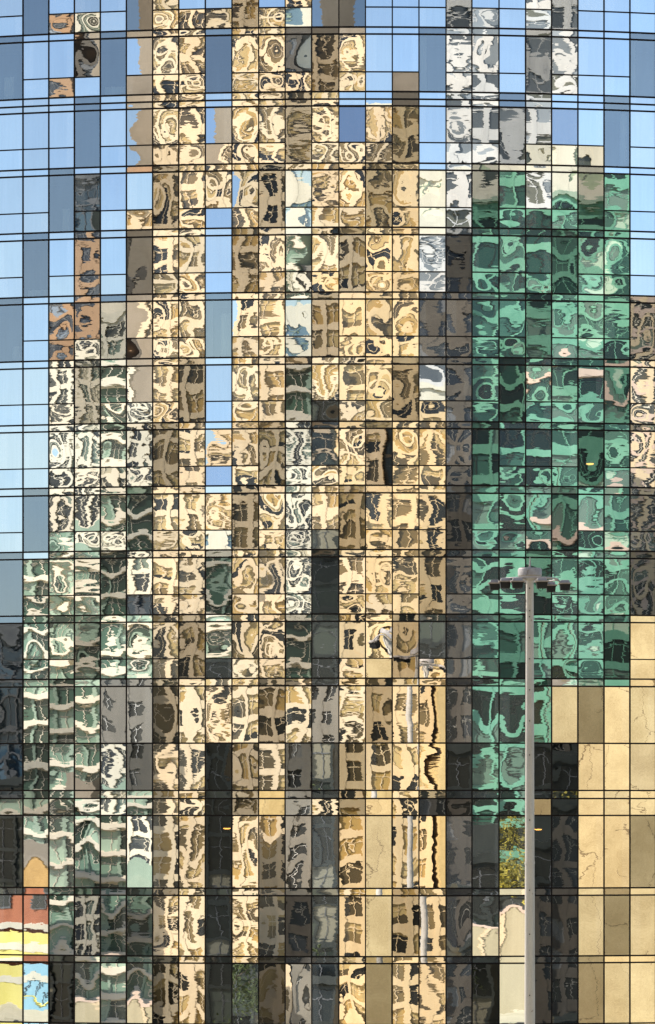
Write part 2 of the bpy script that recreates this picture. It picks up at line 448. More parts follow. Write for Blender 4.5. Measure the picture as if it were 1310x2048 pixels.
# trees along the far pavement
def mat_leaf(name, c1, c2):
    b = NB(name)
    oi = b.n('ShaderNodeNewGeometry').outputs['Random Per Island']
    col = b.ramp(oi, [(0.1, c1), (0.9, c2)])
    return b.principled(col, 0.6, 0, 0.3)
m_leafy = mat_leaf('autumn_leaf', (0.07, 0.07, 0.012), (0.28, 0.235, 0.03))
m_leafd = mat_leaf('green_leaf', (0.025, 0.04, 0.012), (0.07, 0.09, 0.03))
m_bark = mat_mottled('bark', (0.05, 0.04, 0.03), (0.10, 0.08, 0.06), 2, 0.9)
def tree(x, y, h, r, m, label, n=2600):
    root = empty('street_tree', (x, y, 0)); tag(root, label, 'tree', 'trees along the far pavement')
    tm = MB(); tm.tube([(x, y, 0), (x+0.1, y, h*0.3), (x-0.1, y+0.1, h*0.55), (x, y, h*0.8)], [0.28, 0.22, 0.15, 0.05])
    for k in range(7):
        a = k*0.9+x; z = h*(0.3+0.06*k)
        tm.tube([(x, y, z), (x+r*0.4*math.cos(a), y+r*0.4*math.sin(a), z+h*0.13), (x+r*0.8*math.cos(a), y+r*0.8*math.sin(a), z+h*0.2)], [0.11, 0.07, 0.03], 6)
    tm.build('trunk', m_bark, root)
    cl = [(x+rnd.uniform(-.7,.7)*r, y+rnd.uniform(-.7,.7)*r, h*0.66+rnd.uniform(-.3,.3)*h) for _ in range(16)]
    cm = MB()
    for k in range(n):
        c = Vector(rnd.choice(cl)) + Vector((rnd.gauss(0,1), rnd.gauss(0,1), rnd.gauss(0,1)))*r*0.22
        u = Vector((rnd.gauss(0,1), rnd.gauss(0,1), rnd.gauss(0,1))).normalized(); v = u.orthogonal().normalized(); s = rnd.uniform(0.12, 0.26)
        cm.quad(c-u*s, c+v*s*0.6, c+u*s, c-v*s*0.6)
    cm.build('crown', m, root)
    return root
tree(58, -165, 23, 5.6, m_leafy, 'yellow-green tree in front of the black shopfront block', 5200)
block('V', 53, 63, -160.6, 8, 9, 22)
tree(-28, -166, 13, 4.0, m_leafd, 'dark green tree in front of the low garage building', 3000)
block('V', -30.5, -25.5, -164, 4, 5, 12)

# ------------------------------------------------------------------ the glass front: layout read off the photograph
EDG = [-5, 46, 97.7, 148.8, 200.7, 252.8, 305.4, 357.5, 410.5, 463.9, 517.4, 570.4, 623.5, 677.8, 731, 784.6, 837.9, 892, 943.9, 998,
       1051.2, 1103.2, 1155.8, 1208, 1259.8, 1311.5, 1362.5]
EDG = [-258, -208, -158, -107, -56] + EDG + [1413, 1464, 1515, 1565]       # some more bays outside the frame
F_ = D / MP
def phi_of(px):
    lo_, hi_ = -0.5, 0.5
    for _ in range(60):
        m = (lo_+hi_)/2
        x = XA + RAD*math.sin(m); y = RAD*(1-math.cos(m))
        if 655 + F_*x/(D+y) < px: lo_ = m
        else: hi_ = m
    return (lo_+hi_)/2
PHI = [phi_of(e) for e in EDG]
def fpt(phi, row, off=0.0):
    """point of the glass front at angle phi and photograph row; off metres in front of the glass"""
    r = RAD + off
    return Vector((XA + r*math.sin(phi), RAD - r*math.cos(phi), ZC + (HOR-row)*MP))

# one line per floor: upper panes / lower panes; capitals: mirror-coated, small letters: full-height clear casements
FLOORS = [
 (-61, 14, 54,   'S s S T S x C S S c S T x x S S S b S S B b S S S',
                 'S s O M S x C C C> c C P X x S S S b B S B b S S S'),
 (68, 143.6, 183, 's S S K> s X C C s C> C K c C S S s B B S b B S S s',
                 's S O> S s X C C s C C T c C S X s B B S b B S S s'),
 (211.6, 284.6, 326, 'S S S s S X C C X< C C c C S! C< c S B B t B S/B S/P s S',
                 'S S S s S X C C X C C c C C C c S B B t P P P s S'),
 (339.5, 414, 454.4, 'S S s K S S c C C> C< c P C C c C P B p/G G B P/G p/G G> S',
                 'S S s K S C^ c C S C c P C C c C P B p G G G g G S'),
 (469, 543, 584, 'S s S O S x C C S c C T C c C C B k G G G g G G S',
                 'S s S O S x C C S c C T C c C C B k G G G g G G S'),
 (598, 672, 713.5, 's S O O m^ X C C s C< C P c C C C K K G G g G G G m',
                 's S O M m X C C s C C P c C C C K K G G g G G G m'),
 (728, 801, 842.5, 'S S M m T X C c S C C t C|D C C c B/C K G g G G G g M',
                 'S S M m T M C c S C C t D C C c C K G g G G G g M'),
 (856.6, 930.7, 970.5, 'S S M M T M c C C< C c M D|C C c|D C C K g G G G g G M',
                 'S S M M M M c C S C c M C C c C C K g G G G g G M'),
 (985.6, 1059, 1099, 'S s/T M M T t C C C c C M C|D c C C C k G G G g G G M',
                 'S s T M M t C C P c C M D c C C C k G G G g G G M'),
 (1113.6, 1187.6, 1228, 's/T T T T t M C C t C C M d C C C c K G G g G G G m',
                 's T T T t K C C t C C M d C C C c K G G g G G G m'),
 (1242.6, 1316.6, 1356.4, 'k T T t T T C c T C C t D C C|W c D K G g G G G g W',
                 'k T T t T T C c D C C t D C W c C K G g G G G g W'),
]
SINGLE = [
 (1371.5, 1486,  'k T t T H H c C G C c C H C c C C|K K G G G W w W W'),
 (1486, 1580.8,  'k t T T M h C C d c C h D/G c C C C|K d G G d d W W W'),
 (1597, 1631,    't t T T M T C C d c W H C c W C k k G G w d W W W'),
 (1631, 1776.8,  'd T/A T T T M C C d C C H D C W C C|W K G/D V d k W W w'),
 (1791.5, 1913.3,'R/Y R/Y T m T t C C d C C k D C W c C/T K T N k k W w W'),
 (1927.2, 2049.5,'Y L d T/N T T/N c C d V c H D C w C C|W K d N k k w W W'),
]
BASEROW = 2378.0       # the foot of the front is at ground level: 20 m below the camera
RAILS = [54, 68, 183, 198, 211.6, 326, 339.5, 454.4, 469, 584, 598, 713.5, 728, 842.5, 856.6, 970.5, 985.6, 1099, 1113.6, 1228, 1242.6,
         1356.4, 1371.5, 1486, 1580.8, 1597, 1631, 1776.8, 1791.5, 1913.3, 1927.2, 2049.5, 2064, -61, -75, -151, -190]
STRIPS = [(54, 68), (183, 198), (198, 211.6), (326, 339.5), (454.4, 469), (584, 598), (713.5, 728), (842.5, 856.6), (970.5, 985.6), (1099, 1113.6),
          (1228, 1242.6), (1356.4, 1371.5), (1580.8, 1597), (1776.8, 1791.5), (1913.3, 1927.2), (2049.5, 2064), (-75, -61)]

PANES = []     # dict: col, r0, r1, code, clear, kind
def grid_tokens(s):
    t = s.split()
    assert len(t) == 25, (len(t), s)
    return [t[0]]*5 + t + [t[-1]]*6        # the bays outside the frame repeat their neighbour
NCOL = len(EDG) - 1
rows = {}
TRANS = []      # transom segments (row, col)
FL = [(-190+39, -116+0, -75, FLOORS[0][3], FLOORS[0][3])] + FLOORS
for fi, (r0, rt, r1, up, lw) in enumerate(FL):
    U, L = grid_tokens(up), grid_tokens(lw)
    for c in range(NCOL):
        if U[c][0].islower():
            PANES.append(dict(c=c, r0=r0, r1=r1, code=U[c], clear=True, kind='casement'))
        else:
            PANES.append(dict(c=c, r0=r0, r1=rt, code=U[c], clear=False, kind='glass_pane'))
            PANES.append(dict(c=c, r0=rt, r1=r1, code=L[c].upper() if L[c][0].islower() else L[c], clear=False, kind='lower_pane'))
            TRANS.append((rt, c))
    rows[r0] = U; rows[('b', r1)] = L
for (r0, r1, s) in SINGLE:
    U = grid_tokens(s)
    for c in range(NCOL):
        PANES.append(dict(c=c, r0=r0, r1=r1, code=U[c], clear=U[c][0].islower(), kind='tall_pane'))
    rows[r0] = U; rows[('b', r1)] = U
for (r0, r1) in STRIPS:
    below = rows.get(r1) or rows.get(211.6 if r1 == 198 else None)
    above = rows.get(('b', r0)) or rows.get(('b', 183) if r0 == 198 else None) or below
    below = below or above
    for c in range(NCOL):
        a, b_ = above[c][0].upper(), below[c][0].upper()
        code = a if rnd.random() < 0.5 else b_
        if a == 'S' or b_ == 'S': code = 'S' if rnd.random() < 0.8 else code
        PANES.append(dict(c=c, r0=r0, r1=r1, code=code, clear=below[c][0].islower(), kind='spandrel_panel'))

# ------------------------------------------------------------------ aim every pane: a slightly out-of-true pane mirrors another part of the street
bx = np.array([b[:6] for b in BOX]); bc = np.array([ord(b[6]) for b in BOX])
def first_code(o, d):
    with np.errstate(divide='ignore', invalid='ignore'):
        inv = 1.0/d
        lo_ = bx[None, :, 0::2]; hi_ = bx[None, :, 1::2]
        t0 = (lo_-o)*inv[:, None, :]; t1 = (hi_-o)*inv[:, None, :]
    tmin = np.minimum(t0, t1); tn = tmin.max(2); front = tmin.argmax(2) == 1; tf = np.maximum(t0, t1).min(2)
    t = np.where((tn <= tf) & (tf > 0), tn, 1e9)
    k = t.argmin(1); tm = t[np.arange(len(d)), k]
    code = np.where(tm < 1e8, np.where(front[np.arange(len(d)), k], bc[k], ord('?')), ord('S'))
    tg = np.where(d[:, 2] < -1e-6, -o[2]/np.minimum(d[:, 2], -1e-6), 1e9)
    return np.where(tg < np.minimum(tm, 1e8), ord('.'), code)
NS = 700
rad_ = (np.linspace(0, 1, NS)**1.3)*0.42
ang_ = nrg.uniform(0, 2*np.pi, NS)
CX, CY = rad_*np.cos(ang_), rad_*np.sin(ang_)*0.75
CAM = np.array([0.0, -D, ZC])
for p in PANES:
    ph = (PHI[p['c']]+PHI[p['c']+1])/2
    P = np.array(fpt(ph, (p['r0']+p['r1'])/2))
    n0 = np.array([math.sin(ph), -math.cos(ph), 0.0])
    d = P-CAM; d /= np.linalg.norm(d)
    r = d - 2*d.dot(n0)*n0
    az0 = math.atan2(r[0], -r[1]); el0 = math.asin(r[2])
    jx, jy = nrg.normal(0, 0.02), nrg.normal(0, 0.012)
    want = p['code'][0].upper(); mod = p['code'][1:]
    az = az0+jx+CX; el = el0+jy+CY
    if want == 'S': el = np.maximum(el, 0.11) + (0.5 if mod == '!' else 0.0)
    sx, sy = (0.021, 0.021) if want not in 'VYLRANPK' else (0.012, 0.010)
    if want == 'S': sx, sy = 0.022, 0.03
    if want in 'DK': sx = 0.026
    if p['kind'] == 'spandrel_panel': sx, sy = 0.01, 0.006
    probes = [(0, 0), (-sx, 0), (sx, 0), (0, -sy), (0, sy), (-sx*.8, -sy*.8), (sx*.8, sy*.8), (-sx*.8, sy*.8), (sx*.8, -sy*.8)]
    need = [want]*9
    if mod == '>': need = [want, want, 'S', want, want, want, 'S', want, 'S']
    if mod == '<': need = [want, 'S', want, want, want, 'S', want, 'S', want]
    if mod == '^': need = [want, want, want, want, 'S', want, 'S', 'S', want]
    if '/' in mod or '|' in mod:
        o_ = mod[1]
        for q_, (ox, oy) in enumerate(probes):
            if mod[0] == '/' and oy < 0: need[q_] = o_
            if mod[0] == '|' and ox > 0: need[q_] = o_
        need[0] = want
    score = np.zeros(NS)
    for (ox, oy), nd in zip(probes, need):
        a, e = az+ox, el+oy
        dd = np.stack([np.sin(a)*np.cos(e), -np.cos(a)*np.cos(e), np.sin(e)], 1)
        score += (first_code(P, dd) == ord(nd)) * (2 if (ox, oy) == (0, 0) else 1)
    best = int(np.argmax(score - np.linspace(0, 0.9, NS)))
    p['score'] = score[best]; p['off'] = rad_[best]
    a, e = az[best], el[best]
    t = np.array([math.sin(a)*math.cos(e), -math.cos(a)*math.cos(e), math.sin(e)])
    nn = t-d; p['n'] = nn/np.linalg.norm(nn); p['phi'] = ph
bad = [(p['code'], p['c'], round(p['r0']), p['score']) for p in PANES if p['score'] < 8]
print('panes', len(PANES), 'aimed poorly', len(bad), bad[:40], 'mean off', np.mean([p['off'] for p in PANES]))

# ------------------------------------------------------------------ glass
def mat_glass(name, clear):
    b = NB(name)
    pn = b.attr('pane_normal').outputs['Vector']
    uv = b.sep(b.attr('pane_uv').outputs['Vector'])
    am = b.sep(b.attr('pane_bow').outputs['Vector'])
    pm = b.attr('pane_metre').outputs['Vector']
    tn = b.attr('pane_tint').outputs['Vector']
    sk = b.sep(b.attr('pane_skew').outputs['Vector'])
    u, v = uv[0], uv[1]
    pu = b.math('SUBTRACT', 1.0, b.math('MULTIPLY', u, u)); pv = b.math('SUBTRACT', 1.0, b.math('MULTIPLY', v, v))
    pu2 = b.math('MULTIPLY', pu, pu); pv2 = b.math('MULTIPLY', pv, pv)
    ua = b.math('MULTIPLY_ADD', v, sk[2], b.math('SUBTRACT', u, sk[0]))
    va = b.math('MULTIPLY_ADD', u, sk[2], b.math('SUBTRACT', v, sk[1]))
    su = b.math('MULTIPLY', b.math('MULTIPLY', am[0], ua), b.math('MULTIPLY', pu, pv2))
    sv = b.math('MULTIPLY', b.math('MULTIPLY', am[1], va), b.math('MULTIPLY', pv, pu2))
    n1 = b.sep(b.vm('SUBTRACT', b.noise(b.vm('MULTIPLY', pm, (1, 1.25, 1)), 0.62, 2.0, 0.42, True), (0.5, 0.5, 0.5)))
    n2 = b.sep(b.vm('SUBTRACT', b.noise(b.vm('MULTIPLY', pm, (0.9, 3.6, 1)), 2.2, 2.0, 0.55, True), (0.5, 0.5, 0.5)))
    su = b.math('MULTIPLY_ADD', n1[0], am[2], su); sv = b.math('MULTIPLY_ADD', n1[1], am[2], sv)
    f2 = b.math('MULTIPLY_ADD', am[2], 0.17, 0.0018)
    su = b.math('MULTIPLY_ADD', n2[0], f2, su); sv = b.math('MULTIPLY_ADD', n2[1], f2, sv)
    # rollers of the tempering oven leave faint waves
    ps = b.sep(pm)
    rw = b.math('SINE', b.math('MULTIPLY_ADD', ps[1], 15.0, b.math('MULTIPLY', n1[2], 9.0)))
    sv = b.math('MULTIPLY_ADD', rw, b.math('MULTIPLY', am[2], 0.04), sv)
    tang = b.vm('NORMALIZE', b.vm('CROSS_PRODUCT', pn, (0, 0, 1)))
    # cross(n, z) for a wall facing -y points to -x
    nrm = b.vm('ADD', pn, b.vm('SCALE', tang, scale=su))
    nrm = b.vm('ADD', nrm, b.vm('SCALE', (0, 0, 1), scale=sv))
    nrm = b.vm('NORMALIZE', nrm)
    gl = b.n('ShaderNodeBsdfGlossy'); gl.inputs['Roughness'].default_value = 0.0
    dust = b.noise(b.vm('MULTIPLY', b.pos(), (1, 1, 0.3)), 1.3, 5, 0.65)
    b.put(gl.inputs['Color'], b.vm('SCALE', tn, scale=b.math('MULTIPLY_ADD', dust, 0.10, 0.95)))
    b.put(gl.inputs['Normal'], nrm)
    mx = b.n('ShaderNodeMixShader')
    streak = b.noise(b.vm('MULTIPLY', b.pos(), (9, 9, 0.35)), 1.0, 4, 0.6)
    if clear:
        tr = b.n('ShaderNodeBsdfTransparent'); tr.inputs[0].default_value = (0.62, 0.68, 0.67, 1)
        b.put(mx.inputs[0], b.math('MULTIPLY_ADD', streak, -0.05, 0.435))
        b.t.links.new(tr.outputs[0], mx.inputs[1]); b.t.links.new(gl.outputs[0], mx.inputs[2])
    else:
        df = b.n('ShaderNodeBsdfDiffuse'); b.put(df.inputs[0], b.mix(b.math('GREATER_THAN', b.math('ABSOLUTE', b.math('SUBTRACT', uv[0], uv[2])), 1.0), (0.10, 0.10, 0.10, 1), (0.62, 0.62, 0.60, 1)))
        b.put(mx.inputs[0], b.math('MULTIPLY_ADD', streak, -0.10, 0.965))
        b.t.links.new(df.outputs[0], mx.inputs[1]); b.t.links.new(gl.outputs[0], mx.inputs[2])
    b.t.links.new(mx.outputs[0], b.out.inputs[0])
    return b.m
m_coat = mat_glass('mirror_coated_glass', False)
m_clear = mat_glass('clear_glass', True)
m_frame = mat_mottled('bronze_anodised_frame', (0.007, 0.005, 0.004), (0.016, 0.012, 0.010), 2, 0.7, spec=0.1)

tower = empty('glass_tower', (XA, 0, 0))
tag(tower, 'curved tower of mirror glass panes in a thin dark bronze grid reflecting the street', 'building')

def set_attr(me, name, data):
    a = me.attributes.new(name, 'FLOAT_VECTOR', 'CORNER')
    a.data.foreach_set('vector', np.asarray(data, dtype=np.float32).ravel())

AMP = {'C': 0.8, 'G': 0.95, 'B': 0.75, 'T': 0.9, 'M': 0.9, 'O': 0.55, 'K': 0.8, 'D': 0.6, 'W': 0.5, 'S': 0.35, 'X': 0.7, 'P': 0.7, 'R': 0.25, 'Y': 0.3, 'L': 0.3, 'N': 0.4, 'A': 0.4, 'H': 0.6}
ASP = {'G': [(0.5, 1.5), (0.7, 1.7), (0.8, 1.2)], 'B': [(0.5, 1.6), (0.7, 1.5), (1.4, 0.5)], 'T': [(0.6, 1.5), (0.8, 1.2), (1.0, 1.0)],
       'C': [(1, 1.2), (1.6, 0.5), (0.6, 1.6), (1, 1)], 'P': [(1.6, 0.5), (0.6, 1.6)], 'M': [(1.5, 0.6), (0.7, 1.4), (1, 1)]}
def pane_mesh(name, plist, mat):
    V, Fc, N, UV, BO, ME, TI, SK = [], [], [], [], [], [], [], []
    for p in plist:
        inset = 0.02
        a, b_ = PHI[p['c']], PHI[p['c']+1]
        w_ = RAD*(b_-a)
        h_ = (p['r1']-p['r0'])*MP
        k = len(V)
        q = [fpt(a, p['r1']), fpt(b_, p['r1']), fpt(b_, p['r0']), fpt(a, p['r0'])]
        V += [(v.x-XA, v.y, v.z) for v in q]; Fc.append((k, k+1, k+2, k+3))
        N += [p['n']]*4
        bl = random.Random(p['c']*31+int(p['r0'])).choice((0, 0, 0, 0.5, -0.6, 0.8, -0.3, 3.0))      # a blind drawn part of the way behind the coating
        UV += [(-1, -1, bl), (1, -1, bl), (1, 1, bl), (-1, 1, bl)]
        rr = random.Random(int(p['c']*1000+p['r0']*7+3))
        m = AMP.get(p['code'][0].upper(), 0.7)
        m *= rr.choice((0.3, 0.6, 0.85, 1.0, 1.2))
        if p['clear']: m *= 0.7
        if p['r0'] > 1365: m *= 0.6
        sg = 1 if rr.random() < 0.5 else -1
        A = sg*rr.uniform(0.002, 0.017)*m; B = sg*rr.uniform(0.002, 0.017)*m
        if rr.random() < 0.25: B = -B
        E = rr.uniform(0.006, 0.020)*m
        if p['kind'] == 'spandrel_panel': A *= 0.4; B *= 0.5; E *= 0.8
        BO += [(A, B, E)]*4
        SK += [(rr.uniform(-0.6, 0.6), rr.uniform(-0.6, 0.6), rr.uniform(-0.8, 0.8))]*4
        sx_, sy_ = rr.uniform(0, 50), rr.uniform(0, 50); sz = rr.uniform(0, 50)
        ax, az = rr.choice(ASP.get(p['code'][0].upper(), [(1, 1.2)]))
        if p['kind'] == 'tall_pane' and p['code'][0].upper() in 'CKDHM': ax, az = rr.choice([(1.3, 0.5), (1.0, 0.8), (0.6, 1.5)])
        ME += [(sx_, sy_, sz), (sx_+w_*ax, sy_, sz), (sx_+w_*ax, sy_+h_*az, sz), (sx_, sy_+h_*az, sz)]
        t = rr.choice((1.0, 1.0, 0.96, 0.90, 0.82, 0.76)) if p['code'][0].upper() != 'S' else rr.uniform(0.94, 1.0); wv = rr.uniform(-0.035, 0.045)
        TI += [(t*(0.97+wv), t*0.97, t*(0.95-wv))]*4
    me = bpy.data.meshes.new(name)
    me.from_pydata(V, [], Fc); me.update()
    for nm, dt in (('pane_normal', N), ('pane_uv', UV), ('pane_bow', BO), ('pane_metre', ME), ('pane_tint', TI), ('pane_skew', SK)):
        set_attr(me, nm, dt)
    me.materials.append(mat)
    o = bpy.data.objects.new(name, me); COL.objects.link(o); o.parent = tower
    return o
def visible_area(p):
    x0 = max(0, EDG[p['c']]); x1 = min(1310, EDG[p['c']+1]); y0 = max(0, p['r0']); y1 = min(2048, p['r1'])
    return max(0, x1-x0)*max(0, y1-y0)
for kind in ('tall_pane', 'glass_pane', 'lower_pane', 'casement', 'spandrel_panel'):
    ps = sorted([p for p in PANES if p['kind'] == kind], key=visible_area, reverse=True)
    for p in ps[:100]:
        pane_mesh(kind, [p], m_clear if p['clear'] else m_coat)
    rest = ps[100:]
    if rest:
        me2 = []
        o = pane_mesh(kind, rest, m_coat)
        o.data.materials.append(m_clear)
        o.data.polygons.foreach_set('material_index', [1 if p['clear'] else 0 for p in rest])
        o['kind'] = 'stuff'

# ------------------------------------------------------------------ frame: mullions, rails, transoms
def seg(mb, a, b_, row, hh, o0, o1):
    pts = []
    for ph in (a, b_):
        pts += [fpt(ph, row, o0)+Vector((0, 0, -hh)), fpt(ph, row, o1)+Vector((0, 0, -hh)), fpt(ph, row, o1)+Vector((0, 0, hh)), fpt(ph, row, o0)+Vector((0, 0, hh))]
    mb.hexa(pts)
TOP = -190.0
for i, ph in enumerate(PHI):
    mb = MB(); dw = 0.031/RAD
    lo_ = [fpt(ph-dw, BASEROW, -0.06), fpt(ph-dw, BASEROW, 0.055), fpt(ph+dw, BASEROW, 0.055), fpt(ph+dw, BASEROW, -0.06)]
    hi_ = [fpt(ph-dw, TOP, -0.06), fpt(ph-dw, TOP, 0.055), fpt(ph+dw, TOP, 0.055), fpt(ph+dw, TOP, -0.06)]
    mb.hexa(lo_+hi_).build('mullion', m_frame, tower)
for r in RAILS:
    mb = MB()
    for c in range(NCOL):
        seg(mb, PHI[c], PHI[c+1], r, 0.039, -0.05, 0.040)
    mb.build('rail', m_frame, tower)
for r in sorted(set(t[0] for t in TRANS)):
    cs = [c for (q, c) in TRANS if q == r]; run = []
    for c in cs + [999]:
        if run and c != run[-1]+1:
            mb = MB()
            for k in run: seg(mb, PHI[k], PHI[k+1], r, 0.029, -0.04, 0.036)
            mb.build('transom', m_frame, tower); run = []
        run.append(c)

# ------------------------------------------------------------------ behind the clear panes
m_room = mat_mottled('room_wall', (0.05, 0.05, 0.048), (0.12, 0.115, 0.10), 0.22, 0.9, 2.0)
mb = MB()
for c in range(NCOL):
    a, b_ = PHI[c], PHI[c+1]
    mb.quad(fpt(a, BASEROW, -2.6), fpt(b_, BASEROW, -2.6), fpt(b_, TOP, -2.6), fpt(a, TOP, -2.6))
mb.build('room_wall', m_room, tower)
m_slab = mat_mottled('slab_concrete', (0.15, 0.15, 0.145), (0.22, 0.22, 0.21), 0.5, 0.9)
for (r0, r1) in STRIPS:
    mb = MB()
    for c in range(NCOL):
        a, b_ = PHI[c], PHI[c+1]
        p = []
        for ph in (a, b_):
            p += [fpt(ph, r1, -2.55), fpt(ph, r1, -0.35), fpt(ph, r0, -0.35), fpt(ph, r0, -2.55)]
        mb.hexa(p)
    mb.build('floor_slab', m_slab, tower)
# core, roof, sides, foot
mb = MB()
xl, xr = fpt(PHI[0], 0).x, fpt(PHI[-1], 0).x
ztop = ZC+(HOR-TOP)*MP
mb.box(xl, xr, 4.2, 30, 0, ztop)
for ph, sgn in ((PHI[0], -1), (PHI[-1], 1)):
    p = fpt(ph, 0)
    mb.box(min(p.x, p.x+sgn*0.3), max(p.x, p.x+sgn*0.3), p.y-0.1, 30.1, 0, ztop)
mb.build('core_wall', m_slate, tower)
mb = MB(); pts = [fpt(ph, TOP, -0.07) for ph in PHI]
n0 = len(pts)
mb.v = [(p.x, p.y, ztop+0.004) for p in pts] + [(xr, 30, ztop+0.004), (xl, 30, ztop+0.004)] + [(p.x, p.y, ztop+0.6) for p in pts] + [(xr, 30, ztop+0.6), (xl, 30, ztop+0.6)]
n1 = n0+2
mb.f = [tuple(range(n1-1, -1, -1)), tuple(range(n1, 2*n1))] + [(i, (i+1) % n1, n1+(i+1) % n1, n1+i) for i in range(n1)]
mb.build('roof', m_slate, tower)
mb = MB()
for c in range(NCOL):
    a, b_ = PHI[c], PHI[c+1]
    p = []
    for row in (BASEROW, 2066):
        p += [fpt(a, row, -0.3), fpt(b_, row, -0.3), fpt(b_, row, 0.02), fpt(a, row, 0.02)]
    mb.hexa(p)
mb.build('plinth', m_slate, tower)

# curtains and lamps in the rooms
m_curt = mat_mottled('curtain_cloth', (0.50, 0.52, 0.52), (0.66, 0.67, 0.66), 1.5, 0.9)
ORD = ['first', 'second', 'third', 'fourth', 'fifth', 'sixth', 'seventh', 'eighth', 'ninth', 'tenth', 'eleventh', 'twelfth', 'thirteenth', 'fourteenth',
       'fifteenth', 'sixteenth', 'seventeenth', 'eighteenth', 'nineteenth', 'twentieth', 'twenty-first', 'twenty-second', 'twenty-third', 'twenty-fourth', 'twenty-fifth']
CURT = [(0, 1, 0.15, 0.55, 0.45), (4, 1, 0.1, 0.9, 0.2), (2, 3, 0.45, 0.75, 0.45), (8, 5, 0.55, 0.95, 0.8), (8, 5, 0.05, 0.25, 1.0), (1, 4, 0.1, 0.95, 0.16), (0, 5, 0.5, 0.8, 0.3),
        (16, 1, 0.05, 0.3, 1.0), (24, 1, 0.1, 0.3, 1.0), (23, 2, 0.7, 0.95, 1.0)]
for (c, fl, f0, f1, hh) in CURT:
    r0, rt, r1 = FLOORS[fl][:3]
    a, b_ = PHI[c+5], PHI[c+6]
    zb, zt = ZC+(HOR-r1)*MP+0.03, ZC+(HOR-(r1-(r1-r0)*hh))*MP-0.03
    mb = MB(); n = 24
    for k in range(n):
        q = []
        for kk in (k, k+1):
            f = f0+(f1-f0)*kk/n; ph = a+(b_-a)*f
            p = fpt(ph, 0, -0.45+0.05*math.sin(kk*1.7))
            q.append((p.x, p.y))
        mb.quad((*q[0], zb), (*q[1], zb), (*q[1], zt), (*q[0], zt))
    o = mb.build('curtain', m_curt, None, smooth=True)
    side = 'left' if f0 < 0.35 else 'right'
    tag(o, 'pale curtain at the %s of a dark pane, %s floor from the top, %s column' % (side, ORD[fl], ORD[c]), 'curtain', 'curtains behind the dark panes')

b = NB('lit_lamp'); e = b.n('ShaderNodeEmission'); e.inputs[0].default_value = (1.0, 0.42, 0.08, 1); e.inputs[1].default_value = 3.0
b.t.links.new(e.outputs[0], b.out.inputs[0]); m_lit = b.m
for (px, row, lab) in ((451, 1657, 'glowing orange ceiling lamp behind a dark pane left of centre near the bottom'),
                       (1081, 1659, 'glowing orange ceiling lamp just right of the tall lamp post'),
                       (1186, 921, 'small glowing orange lamp behind a green pane at upper right'),
                       (367+1, 679, 'tiny orange lamp behind a pane in the upper left of the cream part')):
    ph = phi_of(px); p = fpt(ph, row, -0.7)
    root = empty('ceiling_lamp', (p.x, p.y, p.z)); tag(root, lab, 'lamp', 'lamps lit in the rooms')
    mb = MB(); mb.lathe([(0.02, p.z+0.09), (0.17, p.z+0.06), (0.20, p.z+0.02)], 16, p.x, p.y); mb.build('shade', m_slate, root)
    mb = MB(); mb.lathe([(0.19, p.z+0.015), (0.19, p.z-0.02), (0.1, p.z-0.05)], 16, p.x, p.y); mb.build('bulb', m_lit, root)

# ------------------------------------------------------------------ the high-mast street lamp
LK = 0.774; LY = -D*(1-LK); LM = MP*LK
def lz(row): return ZC+(HOR-row)*LM
LX = (1059.5-655)*LM
b = NB('galvanised_steel'); p = b.pos()
f = b.math('MULTIPLY_ADD', b.noise(b.vm('MULTIPLY', p, (3, 3, 0.35)), 2.0, 5, 0.65), 0.7, b.math('MULTIPLY', b.noise(p, 22.0, 2), 0.3))
spot = b.math('GREATER_THAN', b.noise(p, 5.5, 2), 0.72)
col = b.mix(b.math('MULTIPLY', spot, 0.5), b.ramp(f, [(0.3, (0.34, 0.305, 0.265)), (0.7, (0.50, 0.455, 0.40))]), (0.16, 0.11, 0.08, 1))
m_galv = b.principled(col, 0.5, 0.0, 0.4, bump=f, bump_d=0.01)
m_head = mat_mottled('weathered_lamp_housing', (0.23, 0.205, 0.19), (0.37, 0.335, 0.31), 3, 0.55, 14, streak=False)
m_visor = mat_mottled('black_visor', (0.004, 0.004, 0.004), (0.010, 0.009, 0.009), 3, 0.6)
m_rust = mat_mottled('rusty_rim', (0.17, 0.135, 0.115), (0.29, 0.245, 0.21), 5, 0.8)
lamp = empty('street_lamp', (LX, LY, 0))
tag(lamp, 'tall pale steel lamp mast with a ring of six black floodlights standing before the glass', 'street lamp')
ZT = lz(1157)
def prad(z): return (0.475*(16 + (z-ZT)*(-6.5)/(ZT-11.0)))*LM
mb = MB(); mb.lathe([(prad(z), z) for z in (0.35, 6, 12, 18, 24, ZT)], 28, LX, LY); mb.build('pole', m_galv, lamp, smooth=True)
for rw in (1177, 1222, 1234, 1276, 1318, 1380, 1442, 1510, 1640, 1780, 1868, 1990):
    z = lz(rw); mb = MB(); ro = prad(z)
    mb.tube([(LX-0.02, LY-ro+0.01, z), (LX-0.02, LY-ro-0.02, z)], 0.026, 8); mb.build('bolt', m_visor, lamp)
for z in (9.0, 17.5):
    mb = MB(); mb.lathe([(prad(z)+0.012, z-0.05), (prad(z)+0.012, z+0.05)], 28, LX, LY); mb.build('sleeve', m_galv, lamp, smooth=True)
mb = MB(); mb.lathe([(0.55, 0), (0.55, 0.05), (0.32, 0.06), (0.30, 0.36)], 28, LX, LY); mb.build('base_plate', m_galv, lamp, smooth=True)
mb = MB(); mb.lathe([(0.42, lz(1153)), (0.475, lz(1152)), (0.475, lz(1139)), (0.44, lz(1136.5)), (0.1, lz(1135.5))], 32, LX, LY); mb.build('drum', m_head, lamp, smooth=True)
